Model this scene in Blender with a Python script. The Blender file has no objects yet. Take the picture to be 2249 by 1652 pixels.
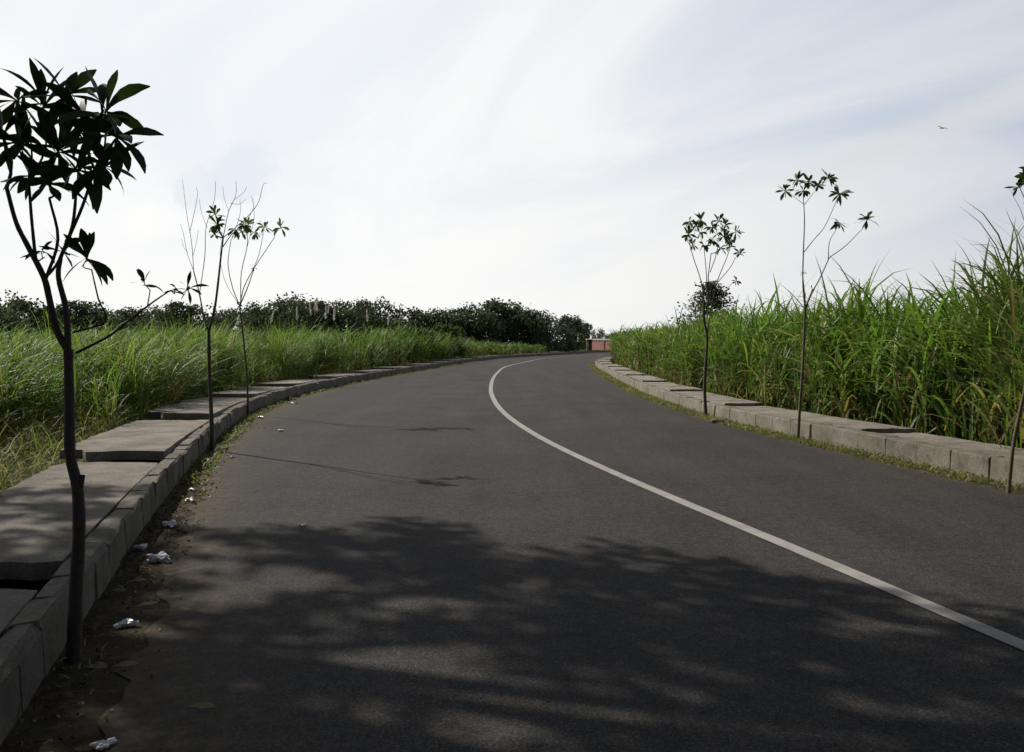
import bpy, bmesh, math, random
import numpy as np
from mathutils import Vector
random.seed(7); rng = np.random.default_rng(7)
R = math.radians
scene = bpy.context.scene
COL = scene.collection

# ------------------------------------------------------------------ helpers
def link(o): COL.objects.link(o); return o
def tag(o, label=None, category=None, kind=None, group=None):
    if label: o["label"] = label
    if category: o["category"] = category
    if kind: o["kind"] = kind
    if group: o["group"] = group
    return o
def empty(name, loc):
    e = bpy.data.objects.new(name, None); e.location = loc; e.empty_display_size = 0.2
    return link(e)

class Geo:
    def __init__(s): s.v=[]; s.f=[]; s.c=[]; s.n=0
    def add(s, v, f, c):
        v=np.asarray(v,float).reshape(-1,3); f=np.asarray(f,int)
        c=np.asarray(c,float)
        if c.ndim==1: c=np.tile(c,(len(v),1))
        s.v.append(v); s.c.append(c); s.f.append(f+s.n); s.n+=len(v)
    def obj(s, name, mat, smooth=False, parent=None, loc=None):
        V=np.concatenate(s.v); C=np.concatenate(s.c)
        F=np.concatenate([f.reshape(-1,4) for f in s.f])
        me=bpy.data.meshes.new(name)
        me.vertices.add(len(V)); me.vertices.foreach_set("co",V.ravel())
        me.loops.add(F.size); me.loops.foreach_set("vertex_index",F.ravel().astype(np.int32))
        me.polygons.add(len(F)); me.polygons.foreach_set("loop_start",(np.arange(len(F))*4).astype(np.int32))
        me.polygons.foreach_set("loop_total",np.full(len(F),4,np.int32))
        me.polygons.foreach_set("use_smooth",np.full(len(F),smooth))
        a=me.color_attributes.new("Col","FLOAT_COLOR","POINT")
        a.data.foreach_set("color",np.hstack([C,np.ones((len(C),1))]).ravel())
        me.update(calc_edges=True); me.validate()
        me.materials.append(mat)
        o=bpy.data.objects.new(name,me); link(o)
        if loc is not None: o.location=loc
        if parent: o.parent=parent
        return o

GRASS=np.array([.55,1,.9,.6,.06]); OBL=np.array([.14,.30,.60,.92,1.0,.66,.12])
def strips(g,P,az,th0,th1,L,W,col,roll=None,prof=GRASS,tipcol=None,power=1.3):
    P=np.asarray(P,float); n=len(P); S=len(prof)-1
    if n==0: return
    t=np.linspace(0,1,S+1); tm=(t[:-1]+t[1:])/2
    ang=th0[:,None]+(th1-th0)[:,None]*tm[None]**power
    st=(L/S)[:,None]
    h=np.concatenate([np.zeros((n,1)),np.cumsum(np.cos(ang)*st,1)],1)
    z=np.concatenate([np.zeros((n,1)),np.cumsum(np.sin(ang)*st,1)],1)
    ca,sa=np.cos(az)[:,None],np.sin(az)[:,None]
    C=np.stack([P[:,0:1]+h*ca,P[:,1:2]+h*sa,P[:,2:3]+z],-1)
    if roll is None: roll=rng.uniform(-.6,.6,n)
    an=np.concatenate([ang,ang[:,-1:]],1)
    cr,sr=np.cos(roll)[:,None],np.sin(roll)[:,None]
    side=np.stack([-sa*cr-np.sin(an)*ca*sr, ca*cr-np.sin(an)*sa*sr, np.cos(an)*sr],-1)
    w=(W[:,None]*prof[None]/2)[...,None]
    V=np.stack([C-side*w,C+side*w],2)
    idx=np.arange(n*(S+1)*2).reshape(n,S+1,2)
    F=np.stack([idx[:,:-1,0],idx[:,:-1,1],idx[:,1:,1],idx[:,1:,0]],-1).reshape(-1,4)
    c=np.repeat(np.repeat(col[:,None,None,:],S+1,1),2,2)
    if tipcol is not None:
        k=(t**2)[None,:,None,None]*.7
        c=c*(1-k)+tipcol[:,None,None,:]*k
    g.add(V.reshape(-1,3),F,c.reshape(-1,3))

def quads(g,P,size,col,asp=1.7,flat=1.):
    n=len(P); a=rng.normal(size=(n,3)); a[:,2]*=flat; a/=np.linalg.norm(a,axis=1)[:,None]
    b=rng.normal(size=(n,3)); b=np.cross(a,b); b/=np.linalg.norm(b,axis=1)[:,None]
    s=np.asarray(size)[:,None]
    V=np.stack([P-a*s*asp/2, P+b*s/2+a*s*.1, P+a*s*asp/2, P-b*s/2+a*s*.1],1)
    F=np.arange(n*4).reshape(n,4)
    g.add(V.reshape(-1,3),F,np.repeat(col,4,0))

def smooth_poly(pts,sub=4):
    pts=np.asarray(pts,float)
    if len(pts)<3: 
        t=np.linspace(0,1,sub+1)[:,None]; return pts[0]*(1-t)+pts[-1]*t
    P=np.vstack([2*pts[0]-pts[1],pts,2*pts[-1]-pts[-2]]); out=[]
    for i in range(1,len(P)-2):
        for k in range(sub):
            t=k/sub
            out.append(.5*((2*P[i])+(-P[i-1]+P[i+1])*t+(2*P[i-1]-5*P[i]+4*P[i+1]-P[i+2])*t*t+(-P[i-1]+3*P[i]-3*P[i+1]+P[i+2])*t**3))
    out.append(P[-2]); return np.array(out)
def tube(g,pts,r0,r1,col,seg=8,sub=4,jit=.06):
    C=smooth_poly(pts,sub); m=len(C)
    T=np.gradient(C,axis=0); T/=np.linalg.norm(T,axis=1)[:,None]+1e-9
    ref=np.array([.3,1,.1]) if abs(T[0][1])<.9 else np.array([1,0,0])
    r=np.linspace(r0,r1,m)*(1+rng.uniform(-jit,jit,m))
    A=np.cross(T,ref); A/=np.linalg.norm(A,axis=1)[:,None]; B=np.cross(T,A)
    th=np.linspace(0,2*np.pi,seg,endpoint=False)
    V=C[:,None]+r[:,None,None]*(np.cos(th)[None,:,None]*A[:,None]+np.sin(th)[None,:,None]*B[:,None])
    idx=np.arange(m*seg).reshape(m,seg); nx=np.roll(idx,-1,1)
    F=np.stack([idx[:-1],nx[:-1],nx[1:],idx[1:]],-1).reshape(-1,4)
    g.add(V.reshape(-1,3),F,col)
    return C
def box(g,x0,x1,y0,y1,z0,z1,col):
    V=[(x,y,z) for z in (z0,z1) for x,y in ((x0,y0),(x1,y0),(x1,y1),(x0,y1))]
    g.add(V,[[0,3,2,1],[4,5,6,7],[0,1,5,4],[1,2,6,5],[2,3,7,6],[3,0,4,7]],col)

# ------------------------------------------------------------------ materials
def newmat(name):
    m=bpy.data.materials.new(name); m.use_nodes=True; nt=m.node_tree; nt.nodes.clear()
    out=nt.nodes.new("ShaderNodeOutputMaterial"); p=nt.nodes.new("ShaderNodeBsdfPrincipled")
    nt.links.new(p.outputs[0],out.inputs[0]); return m,nt,p,out
def N(nt,t,**k):
    n=nt.nodes.new(t)
    for a,b in k.items(): setattr(n,a,b)
    return n
def noise(nt,scale,detail=4,rough=.6,co=None,dist=0):
    n=N(nt,"ShaderNodeTexNoise"); n.inputs["Scale"].default_value=scale; n.inputs["Detail"].default_value=detail
    n.inputs["Roughness"].default_value=rough; n.inputs["Distortion"].default_value=dist
    if co is not None: nt.links.new(co,n.inputs["Vector"])
    return n.outputs[0]
def ramp(nt,fac,stops):
    r=N(nt,"ShaderNodeValToRGB"); e=r.color_ramp.elements
    while len(e)<len(stops): e.new(.5)
    for i,(p,c) in enumerate(stops):
        e[i].position=p; e[i].color=(*c,1) if len(c)==3 else c
    nt.links.new(fac,r.inputs[0]); return r.outputs[0]
def mix(nt,fac,a,b,mode="MIX"):
    m=N(nt,"ShaderNodeMix",data_type="RGBA",blend_type=mode)
    for s,v in ((m.inputs[0],fac),(m.inputs[6],a),(m.inputs[7],b)):
        if isinstance(v,(int,float)): s.default_value=v
        elif isinstance(v,tuple): s.default_value=(*v,1) if len(v)==3 else v
        else: nt.links.new(v,s)
    return m.outputs[2]
def bump(nt,p,h,strength=.3,dist=.01):
    b=N(nt,"ShaderNodeBump"); b.inputs["Strength"].default_value=strength; b.inputs["Distance"].default_value=dist
    nt.links.new(h,b.inputs["Height"]); nt.links.new(b.outputs[0],p.inputs["Normal"])
def pos(nt): return N(nt,"ShaderNodeNewGeometry").outputs["Position"]

def foliage(name,trans=.35,rough=.5,spec=.3,gain=1.0,tint=(1.15,1.3,.7)):
    m,nt,p,out=newmat(name)
    a=N(nt,"ShaderNodeAttribute",attribute_name="Col").outputs[0]
    n=noise(nt,.8,2,co=pos(nt)); v=ramp(nt,n,[(.3,(.66*gain,.72*gain,.72*gain)),(.7,(1.32*gain,1.24*gain,1.1*gain))])
    c=mix(nt,1.0,a,v,"MULTIPLY")
    nt.links.new(c,p.inputs["Base Color"]); p.inputs["Roughness"].default_value=rough
    p.inputs["Specular IOR Level"].default_value=spec
    t=N(nt,"ShaderNodeBsdfTranslucent"); c2=mix(nt,1.0,c,tint,"MULTIPLY"); nt.links.new(c2,t.inputs[0])
    mx=N(nt,"ShaderNodeMixShader"); mx.inputs[0].default_value=trans
    nt.links.new(p.outputs[0],mx.inputs[1]); nt.links.new(t.outputs[0],mx.inputs[2]); nt.links.new(mx.outputs[0],out.inputs[0])
    return m
def vcol(name,rough=.8,nscale=20,bs=.3,bd=.01,lo=.7,hi=1.2,spec=.3):
    m,nt,p,out=newmat(name)
    a=N(nt,"ShaderNodeAttribute",attribute_name="Col").outputs[0]
    n=noise(nt,nscale,5,co=pos(nt)); c=mix(nt,1.0,a,ramp(nt,n,[(.3,(lo,)*3),(.7,(hi,)*3)]),"MULTIPLY")
    nt.links.new(c,p.inputs["Base Color"]); p.inputs["Roughness"].default_value=rough
    p.inputs["Specular IOR Level"].default_value=spec
    bump(nt,p,n,bs,bd); return m
M_GRASS=foliage("grass_blade_material",.42,.55,.25,1.1)
M_CANE=foliage("cane_leaf_material",.38,.5,.3,1.12)
M_LEAF=foliage("sapling_leaf_material",.2,.45,.3)
M_TREE=foliage("tree_foliage_material",.3,.7,.15,1.,(1.,1.1,.8))
M_BARK=vcol("bark_material",.85,40,.5,.01)
M_DRY=vcol("debris_material",.8,30)
M_PLUME=foliage("plume_material",.4,.8,.1,1.,(1,1,1))

def mat_asphalt():
    m,nt,p,out=newmat("asphalt_material"); co=pos(nt)
    fine=noise(nt,80,4,.9,co); mid=noise(nt,15,7,.85,co); big=noise(nt,.55,6,.65,co)
    mp=N(nt,"ShaderNodeMapping"); mp.inputs["Scale"].default_value=(1.6,.12,1); mp.inputs["Rotation"].default_value=(0,0,R(-14)); nt.links.new(co,mp.inputs[0])
    tr=noise(nt,1.0,3,.6,mp.outputs[0])
    c=ramp(nt,fine,[(.34,(.009,.009,.0095)),(.5,(.041,.040,.040)),(.60,(.076,.074,.071)),(.67,(.18,.17,.155))])
    c=mix(nt,1.0,c,ramp(nt,mid,[(.32,(.55,)*3),(.68,(1.45,)*3)]),"MULTIPLY")
    c=mix(nt,1.0,c,ramp(nt,big,[(.3,(.78,.78,.80)),(.7,(1.22,1.18,1.12))]),"MULTIPLY")
    c=mix(nt,1.0,c,ramp(nt,tr,[(.35,(.86,.86,.86)),(.65,(1.14,1.12,1.1))]),"MULTIPLY")
    a=N(nt,"ShaderNodeAttribute",attribute_name="Col").outputs[0]
    sep=N(nt,"ShaderNodeSeparateColor"); nt.links.new(a,sep.inputs[0])
    ad=N(nt,"ShaderNodeMath",operation="ADD"); nt.links.new(sep.outputs[0],ad.inputs[0]); nt.links.new(noise(nt,6,8,.85,co),ad.inputs[1])
    f=ramp(nt,ad.outputs[0],[(.68,(0,0,0)),(.98,(.95,.95,.95))])
    dc=ramp(nt,noise(nt,14,6,.8,co),[(.35,(.035,.028,.019)),(.5,(.072,.056,.038)),(.65,(.12,.095,.066))])
    c=mix(nt,f,c,dc)
    nt.links.new(c,p.inputs["Base Color"]); p.inputs["Roughness"].default_value=.85; p.inputs["Specular IOR Level"].default_value=.15
    bump(nt,p,fine,.8,.007); return m
def mat_line():
    m,nt,p,out=newmat("road_paint_material"); co=pos(nt)
    c=ramp(nt,noise(nt,90,4,.7,co),[(.28,(.12,.115,.11)),(.42,(.30,.285,.265)),(.8,(.37,.35,.325))])
    c=mix(nt,1.0,c,ramp(nt,noise(nt,3,5,.7,co),[(.3,(.72,)*3),(.6,(1.05,)*3)]),"MULTIPLY")
    nt.links.new(c,p.inputs["Base Color"]); p.inputs["Roughness"].default_value=.7; return m
def mat_concrete(name,base,stain=(.10,.09,.075),sl=.56):
    m,nt,p,out=newmat(name); co=pos(nt)
    c=mix(nt,1.0,base,ramp(nt,noise(nt,50,6,.8,co),[(.3,(.55,)*3),(.7,(1.38,)*3)]),"MULTIPLY")
    c=mix(nt,1.0,c,ramp(nt,noise(nt,2.2,6,.65,co),[(.3,(.55,.54,.51)),(.7,(1.24,1.21,1.18))]),"MULTIPLY")
    f=ramp(nt,noise(nt,4.5,7,.75,co,1.0),[(sl,(0,0,0)),(sl+.14,(.85,.85,.85))])
    c=mix(nt,f,c,stain)
    nt.links.new(c,p.inputs["Base Color"]); p.inputs["Roughness"].default_value=.9; p.inputs["Specular IOR Level"].default_value=.2
    bump(nt,p,noise(nt,28,9,.9,co),1.,.035); return m
def mat_ground():
    m,nt,p,out=newmat("ground_material"); co=pos(nt)
    c=ramp(nt,noise(nt,.8,8,.7,co),[(.35,(.04,.05,.018)),(.5,(.07,.075,.03)),(.65,(.13,.105,.055))])
    c=mix(nt,1.0,c,ramp(nt,noise(nt,25,5,.7,co),[(.3,(.55,)*3),(.7,(1.3,)*3)]),"MULTIPLY")
    nt.links.new(c,p.inputs["Base Color"]); p.inputs["Roughness"].default_value=1; p.inputs["Specular IOR Level"].default_value=.1
    bump(nt,p,noise(nt,12,6,.7,co),.8,.04); return m
def mat_dirt():
    m,nt,p,out=newmat("verge_dirt_material"); co=pos(nt)
    c=ramp(nt,noise(nt,7,8,.75,co),[(.32,(.028,.022,.015)),(.5,(.065,.05,.034)),(.68,(.13,.10,.068))])
    c=mix(nt,ramp(nt,noise(nt,1.7,4,.6,co),[(.5,(0,0,0)),(.62,(.55,)*3)]),c,(.05,.06,.02))
    nt.links.new(c,p.inputs["Base Color"]); p.inputs["Roughness"].default_value=1; p.inputs["Specular IOR Level"].default_value=.1
    bump(nt,p,noise(nt,45,6,.8,co),.9,.02); return m
M_ASPH=mat_asphalt(); M_LINE=mat_line(); M_KERB=mat_concrete("kerb_concrete_material",(.27,.255,.22),(.095,.088,.068),.54)
M_SLAB=mat_concrete("slab_concrete_material",(.34,.315,.285),(.16,.135,.11),.55); M_GROUND=mat_ground(); M_DIRT=mat_dirt()

# ------------------------------------------------------------------ paths
def curve(pts,step=.1,sm=25):
    D=np.array([p[0] for p in pts],float); X=np.array([p[1] for p in pts],float)
    m=np.gradient(X,D); d=np.arange(D[0],D[-1],step)
    i=np.clip(np.searchsorted(D,d,side='right')-1,0,len(D)-2)
    h=D[i+1]-D[i]; t=(d-D[i])/h
    x=(2*t**3-3*t**2+1)*X[i]+(t**3-2*t**2+t)*h*m[i]+(-2*t**3+3*t**2)*X[i+1]+(t**3-t**2)*h*m[i+1]
    k=np.ones(sm)/sm; xp=np.pad(x,(sm//2,sm//2),mode='reflect',reflect_type='odd')
    return np.stack([np.convolve(xp,k,'valid'),d],1)
KL=curve([(-12,2.6),(-6,.9),(0,-.95),(3,-1.88),(4,-2.18),(5.7,-2.7),(8,-3.35),(11.2,-4.2),(14,-4.85),(17,-5.45),(20,-5.8),(23,-5.95),(26,-5.92),(36,-5.3),(48,-4.2),(60,-2.9),(72,-.9),(80,1.6),(90,5),(100,7.9),(110,11.5),(120,17),(126,24),(130,34),(133,50)])
KR=curve([(-12,12.5),(-6,9.6),(0,7.3),(4,6.2),(6,5.75),(8.3,5.25),(10.2,4.92),(11.9,4.6),(14.8,4.12),(17,3.95),(20.5,3.83),(29.3,4.0),(40,4.5),(46.7,4.85),(55,5.6),(65,7.4),(75,10.2),(85,14.2),(95,20),(103,29),(108,42)])
CL=curve([(-8,6.2),(0,3.6),(2,3.05),(3.96,2.5),(4.8,2.3),(6.14,1.96),(7.6,1.57),(10,.98),(12.3,.5),(15.9,-.04),(22.5,-.55),(28.4,-.72),(38.6,-.70),(49,-.3),(57.4,.75),(73,3.2),(80,5.2),(90,8.9),(100,14),(110,22),(118,36)])
def offs(P,d):
    T=np.gradient(P,axis=0); T/=np.linalg.norm(T,axis=1)[:,None]
    return P+np.stack([T[:,1],-T[:,0]],1)*np.asarray(d).reshape(-1,1)
def X_at(P,D): return np.interp(D,P[:,1],P[:,0])

def sheet(name,A,B,z,mat,cols=None,nc=2,kind="structure",label=None):
    g=Geo(); m=len(A); t=np.linspace(0,1,nc)
    XY=A[:,None]*(1-t)[None,:,None]+B[:,None]*t[None,:,None]
    V=np.concatenate([XY,np.full((m,nc,1),z)],2)
    idx=np.arange(m*nc).reshape(m,nc)
    F=np.stack([idx[:-1,:-1],idx[:-1,1:],idx[1:,1:],idx[1:,:-1]],-1).reshape(-1,4)
    g.add(V.reshape(-1,3),F,(0,0,0)); o=g.obj(name,mat)
    tag(o,kind=kind,label=label); return o
def jag(n,a,seed,k=5):
    r=np.random.default_rng(seed); return np.convolve(r.normal(size=n+k-1),np.ones(k)/k,'valid')*a+np.convolve(r.normal(size=n+40),np.ones(41)/41,'valid')[:n]*a*3

bm=bmesh.new(); bmesh.ops.create_grid(bm,x_segments=40,y_segments=40,size=900)
me=bpy.data.meshes.new("ground"); bm.to_mesh(me); bm.free(); me.materials.append(M_GROUND)
o=link(bpy.data.objects.new("ground",me)); tag(o,"dry earth and weedy ground under the fields",kind="structure")

wl=np.interp(KL[:,1],[-12,2.5,3.6,6,12,134],[.5,.45,.36,.30,.28,.22])
EL=offs(KL,wl+jag(len(KL),.08,1,3)); ER=offs(KR,-.33-jag(len(KR),.03,2))
def resamp(P,n):
    s=np.r_[0,np.cumsum(np.linalg.norm(np.diff(P,axis=0),axis=1))]; t=np.linspace(0,s[-1],n)
    return np.stack([np.interp(t,s,P[:,0]),np.interp(t,s,P[:,1])],1)
Dn=np.arange(-12,107.5,.1)
A=np.stack([X_at(EL,Dn),Dn],1); B=np.stack([X_at(ER,Dn),Dn],1)
tA=np.array([0,.02,.05,.12,.5,.95,.98,1]); nT=len(tA)
g=Geo(); XY=A[:,None]*(1-tA)[None,:,None]+B[:,None]*tA[None,:,None]
V=np.concatenate([XY,np.full((len(A),nT,1),.010)],2); idx=np.arange(len(A)*nT).reshape(-1,nT)
F=np.stack([idx[:-1,:-1],idx[:-1,1:],idx[1:,1:],idx[1:,:-1]],-1).reshape(-1,4)
c=np.zeros((len(A),nT,3)); c[:]=np.array([.62,.42,.26,.08,0,0,.25,.5])[None,:,None]
nearf=np.clip((4.6-Dn)/2.2,0,1)[:,None]; c[:,2:4]+= (nearf*np.array([.15,.14])[None])[...,None]
g.add(V.reshape(-1,3),F,c.reshape(-1,3))
b0=Dn[-1]; Ya=EL[EL[:,1]>b0]
a2=resamp(np.vstack([A[-1:],Ya]),60); b2=resamp(np.vstack([B[-1:],[[60,109.5]]]),60)
V=np.concatenate([np.concatenate([a2,b2]),np.full((120,1),.010)],1); i=np.arange(59)
g.add(V,np.stack([i,i+60,i+61,i+1],-1),(0,0,0))
road=g.obj("road",M_ASPH); tag(road,"curving dark asphalt road with worn dusty edges",kind="structure")
sheet("road_marking",offs(CL,-.062+jag(len(CL),.002,4)),offs(CL,.062+jag(len(CL),.002,5)),.016,M_LINE,label="thin worn white centre line on asphalt")
sheet("verge",offs(KL,-.05),offs(KL,wl+.3),.005,M_DIRT,label="strip of bare dirt along the kerb")
sheet("verge",offs(KR,-.5),offs(KR,.05),.005,M_DIRT,label="strip of weedy dirt along the kerb")

def kerb(P,sgn,H,w,name,label,L=.5,amp=1.):
    s=np.r_[0,np.cumsum(np.linalg.norm(np.diff(P,axis=0),axis=1))]
    g=Geo(); n=int(s[-1]/L); drift=0; jd=0
    for k in range(n):
        gp_=.001+ (rng.random()<.2)*.006
        a,b=k*L+gp_,(k+1)*L-gp_
        pa=np.array([np.interp(a,s,P[:,0]),np.interp(a,s,P[:,1])]); pb=np.array([np.interp(b,s,P[:,0]),np.interp(b,s,P[:,1])])
        t=(pb-pa)/np.linalg.norm(pb-pa); nrm=np.array([t[1],-t[0]])*sgn
        drift=drift*.8+rng.normal()*.0036*amp; jd=jd*.7+rng.normal()*.004*amp
        h=H+drift; j=jd; c=.012+rng.uniform(0,.016)*amp
        if rng.random()<.1*amp: c+=.02
        sec=[(j,-.02),(j+.010,h-c),(j+.010+c,h),(w-c,h),(w,h-c),(w,-.02)]
        V=[]
        for q,(e,pp) in enumerate(((0,pa),(1,pa),(1,pb),(0,pb))):
            jz=rng.normal(size=6)*.004*amp
            for i,(d,z) in enumerate(sec):
                ins=.005 if e==0 else 0
                dd=d+(ins if d<w/2 else -ins)+jz[i]; zz=z-(ins if z>0 else 0)+(jz[i-1] if z>0 else 0)
                base=pp+t*(.004 if q==1 else -.004 if q==2 else 0)
                xy=base+nrm*dd; V.append((xy[0],xy[1],zz))
        F=[]
        for q in range(3):
            for i in range(5):
                F.append([q*6+i,q*6+i+1,(q+1)*6+i+1,(q+1)*6+i])
        F+= [[0,1,4,5],[1,2,3,4],[18,19,22,23],[19,20,21,22]]
        g.add(V,F,(1,1,1))
    A0,B0=offs(P,sgn*.03),offs(P,sgn*(w-.02))
    m=len(P); zt=H-.022
    V=np.concatenate([np.c_[A0,np.full(m,-.02)],np.c_[A0,np.full(m,zt)],np.c_[B0,np.full(m,zt)],np.c_[B0,np.full(m,-.02)]])
    i=np.arange(m-1)
    for q in range(3): g.add(V[q*m:(q+2)*m],np.stack([i,i+m,i+m+1,i+1],-1),(1,1,1))
    o=g.obj(name,M_KERB); tag(o,label,kind="structure")
KW=.17
kerb(KL[KL[:,1]<131],-1,.25,KW,"kerb","raised kerb of weathered concrete blocks beside the road",.38,1.2)
kerb(KR[KR[:,1]<106],1,.25,.20,"kerb","raised kerb of pale concrete blocks beside weedy verge",.6,1.)

def slab(P,sgn,w0,w1,D0,D1,z,lift,label,grp,mat=M_SLAB,rag=.02,skew=0.,step=.10):
    A=offs(P,sgn*w0); B=offs(P,sgn*w1); n=max(3,int((D1-D0)/.16)+1) if D0<40 else max(3,int((D1-D0)/.6)+1); nc=8
    Ds=np.linspace(D0,D1,n); t=np.linspace(0,1,nc)
    xa,xb=X_at(A,Ds),X_at(B,Ds)
    X=xa[:,None]*(1-t)+xb[:,None]*t
    Y=np.repeat(Ds[:,None],nc,1)
    Y[0]+=rng.normal(size=nc)*.03; Y[-1]+=rng.normal(size=nc)*.025
    st=np.zeros(n); cur=0
    for q in range(n):
        if rng.random()<.16: cur=rng.uniform(-step*1.3,step*.6)
        st[q]=cur
    X[:,-1]+=sgn*st+rng.normal(size=n)*rag*.5
    if D0>5 and rng.random()<.6: Y[0,nc-2:]+=.12+.12*rng.random()
    Z=z+lift*(1-np.linspace(0,1,n))[:,None]+rng.normal(size=(n,nc))*.0018+skew*t[None]
    top=np.stack([X,Y,Z],-1); bot=top.copy(); bot[...,2]-=.10
    g=Geo()
    loc=np.array([X.mean(),Y.mean(),0]); V=np.concatenate([top.reshape(-1,3),bot.reshape(-1,3)])-loc
    idx=np.arange(n*nc).reshape(n,nc); o2=n*nc
    F=[]
    for i in range(n-1):
        for j in range(nc-1):
            a,b,c,d=idx[i,j],idx[i,j+1],idx[i+1,j+1],idx[i+1,j]
            F.append([a,b,c,d]); F.append([a+o2,d+o2,c+o2,b+o2])
    for i in range(n-1):
        for j in (0,nc-1):
            a,b=idx[i,j],idx[i+1,j]; F.append([a,b,b+o2,a+o2])
    for j in range(nc-1):
        for i in (0,n-1):
            a,b=idx[i,j],idx[i,j+1]; F.append([a,b,b+o2,a+o2])
    g.add(V,F,(1,1,1)); o=g.obj("drain_slab",mat,loc=loc)
    tag(o,label,"concrete slab",group=grp)
gl=[-4,-.2,4.47,8.75,13.4,18.5,23.0,27.8,32.6,37.5,42.5,47.5,52.5,57.5,62.5,68,73.5,79,85,91,97,103,109,115]
for i in range(len(gl)-1):
    g0=.19 if abs(gl[i]-4.47)<.1 else .22+.1*random.random(); g1=.21 if abs(gl[i+1]-4.47)<.1 else .16
    z=.215 if gl[i+1]<4.6 else .232
    slab(KL,-1,KW+.012,1.32+random.uniform(-.14,.22),gl[i]+g0,gl[i+1]-g1,z,.07 if gl[i]>5 else .006,"long grey concrete drain slab with a dark gap at its end","slabs covering the roadside drain",skew=random.uniform(-.01,.02))
gr=[-4,1,6.3,11.4,16.1,20.8,25.6,30.5,35.5,40.5,45.5,50.5,55.5,61,67,73,79,85,91,97]
for i in range(len(gr)-1):
    slab(KR,1,.212,.98+random.uniform(-.06,.1),gr[i]+.12,gr[i+1]-.10,.236,.038,"long pale concrete drain slab resting behind the kerb","slabs covering the drain beside the cane",step=.05)
def drainwall(P,sgn,d):
    A0,B0=offs(P,sgn*d),offs(P,sgn*(d+.1)); m=len(P); g=Geo()
    V=np.concatenate([np.c_[A0,np.full(m,-.02)],np.c_[A0,np.full(m,.11)],np.c_[B0,np.full(m,.11)],np.c_[B0,np.full(m,-.02)]]); i=np.arange(m-1)
    for q in range(3): g.add(V[q*m:(q+2)*m],np.stack([i,i+m,i+m+1,i+1],-1),(1,1,1))
    o=g.obj("drain_wall",M_KERB); tag(o,"low concrete side wall of the covered drain",kind="structure")
drainwall(KL[(KL[:,1]<118)&(KL[:,1]>-4)],-1,1.02); drainwall(KR[(KR[:,1]<100)&(KR[:,1]>-4)],1,.78)

# ------------------------------------------------------------------ tall grass fields
def greens(n,dry=.08,base=(.085,.15,.022),var=.35,yel=.25):
    b=np.tile(np.array(base),(n,1))*(1+rng.uniform(-var,var,(n,1)))
    y=rng.uniform(0,yel,(n,1)); b=b*(1-y)+np.array([.18,.215,.06])*y
    d=rng.random(n)<dry; b[d]=np.array([.30,.25,.14])*(.6+.5*rng.random((d.sum(),1)))
    return b
def stems(g,xy,H,nl,W,Lf,droop,dry=.08,base=(.085,.15,.022),lod=1.0,spread=1.0,lean_=.12,lowdry=.35,center=None):
    n=len(xy)
    if n==0: return
    P=np.repeat(xy,nl,0); HH=np.repeat(H,nl); lo=np.repeat(np.broadcast_to(lod,n),nl); m=len(P)
    ln=rng.normal(size=(n,2))*lean_
    if center is not None: ln=ln+(xy-np.asarray(center))*.55
    lean=np.repeat(ln,nl,0); u=rng.random(m)**.8*.78
    z0=HH*u
    Q=np.c_[P+lean*z0[:,None]+rng.normal(size=(m,2))*.03,z0]
    th0=R(86)-rng.random(m)*R(38)*spread; th1=th0-R(25)-rng.random(m)*R(droop)
    L=HH*Lf*rng.uniform(.6,1.15,m); L=np.minimum(L,(HH*1.08-z0)*1.5+.08)
    tone=np.repeat(rng.uniform(.72,1.25,n),nl)[:,None]
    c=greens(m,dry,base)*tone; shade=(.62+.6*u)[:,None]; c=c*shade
    low=(u<.32)&(rng.random(m)<lowdry); c[low]=np.array([.25,.20,.10])*(.5+.6*rng.random((low.sum(),1)))
    az_=rng.uniform(0,2*np.pi,m)
    if center is not None:
        d=P-np.asarray(center); az_=np.arctan2(d[:,1],d[:,0])+rng.normal(size=m)*.8
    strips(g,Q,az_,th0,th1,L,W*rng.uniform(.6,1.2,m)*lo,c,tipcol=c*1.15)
    strips(g,np.c_[xy,np.zeros(n)],rng.uniform(0,2*np.pi,n),np.full(n,R(88)),R(88)-rng.random(n)*R(12),H*.85,np.full(n,W*.7)*lod,greens(n,.2,(.10,.145,.04)))
def scatter(P,sgn,w0,w1,D0,D1,dens):
    L=D1-D0; n=int(dens*L*(w1-w0)); D=rng.uniform(D0,D1,n); w=rng.uniform(w0,w1,n)
    s=np.interp(D,P[:,1],np.arange(len(P)))
    T=np.gradient(P,axis=0); T/=np.linalg.norm(T,axis=1)[:,None]
    i=s.astype(int); xy=P[i]+np.stack([T[i,1],-T[i,0]],1)*(sgn*w)[:,None]
    return xy
def clumpy(xy,sc=1.3,amp=.2):
    return 1+amp*(np.sin(xy[:,0]*sc+1.7*np.sin(xy[:,1]*sc*.7))*np.sin(xy[:,1]*sc*.9+xy[:,0]*.4))+rng.normal(size=len(xy))*.08
def HL(xy):
    a=xy[:,0]/xy[:,1]; f=np.clip((.02-a)/.15,0,1)
    D=xy[:,1]; near=np.interp(D,[8,12,18],[.95,.98,1])
    return (1.38+.0085*np.minimum(D,60)*f)*clumpy(xy,1.0,.2)*near
def vis(xy,l=-.72,r=.72): return xy[(xy[:,0]>l*xy[:,1]-2.5)&(xy[:,0]<r*xy[:,1]+2.5)]
def clear_end(xy):
    a=xy[:,0]/xy[:,1]; return xy[~((a>.050)&(xy[:,1]>80))]
LG=(.095,.172,.036)
g=Geo()
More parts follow.
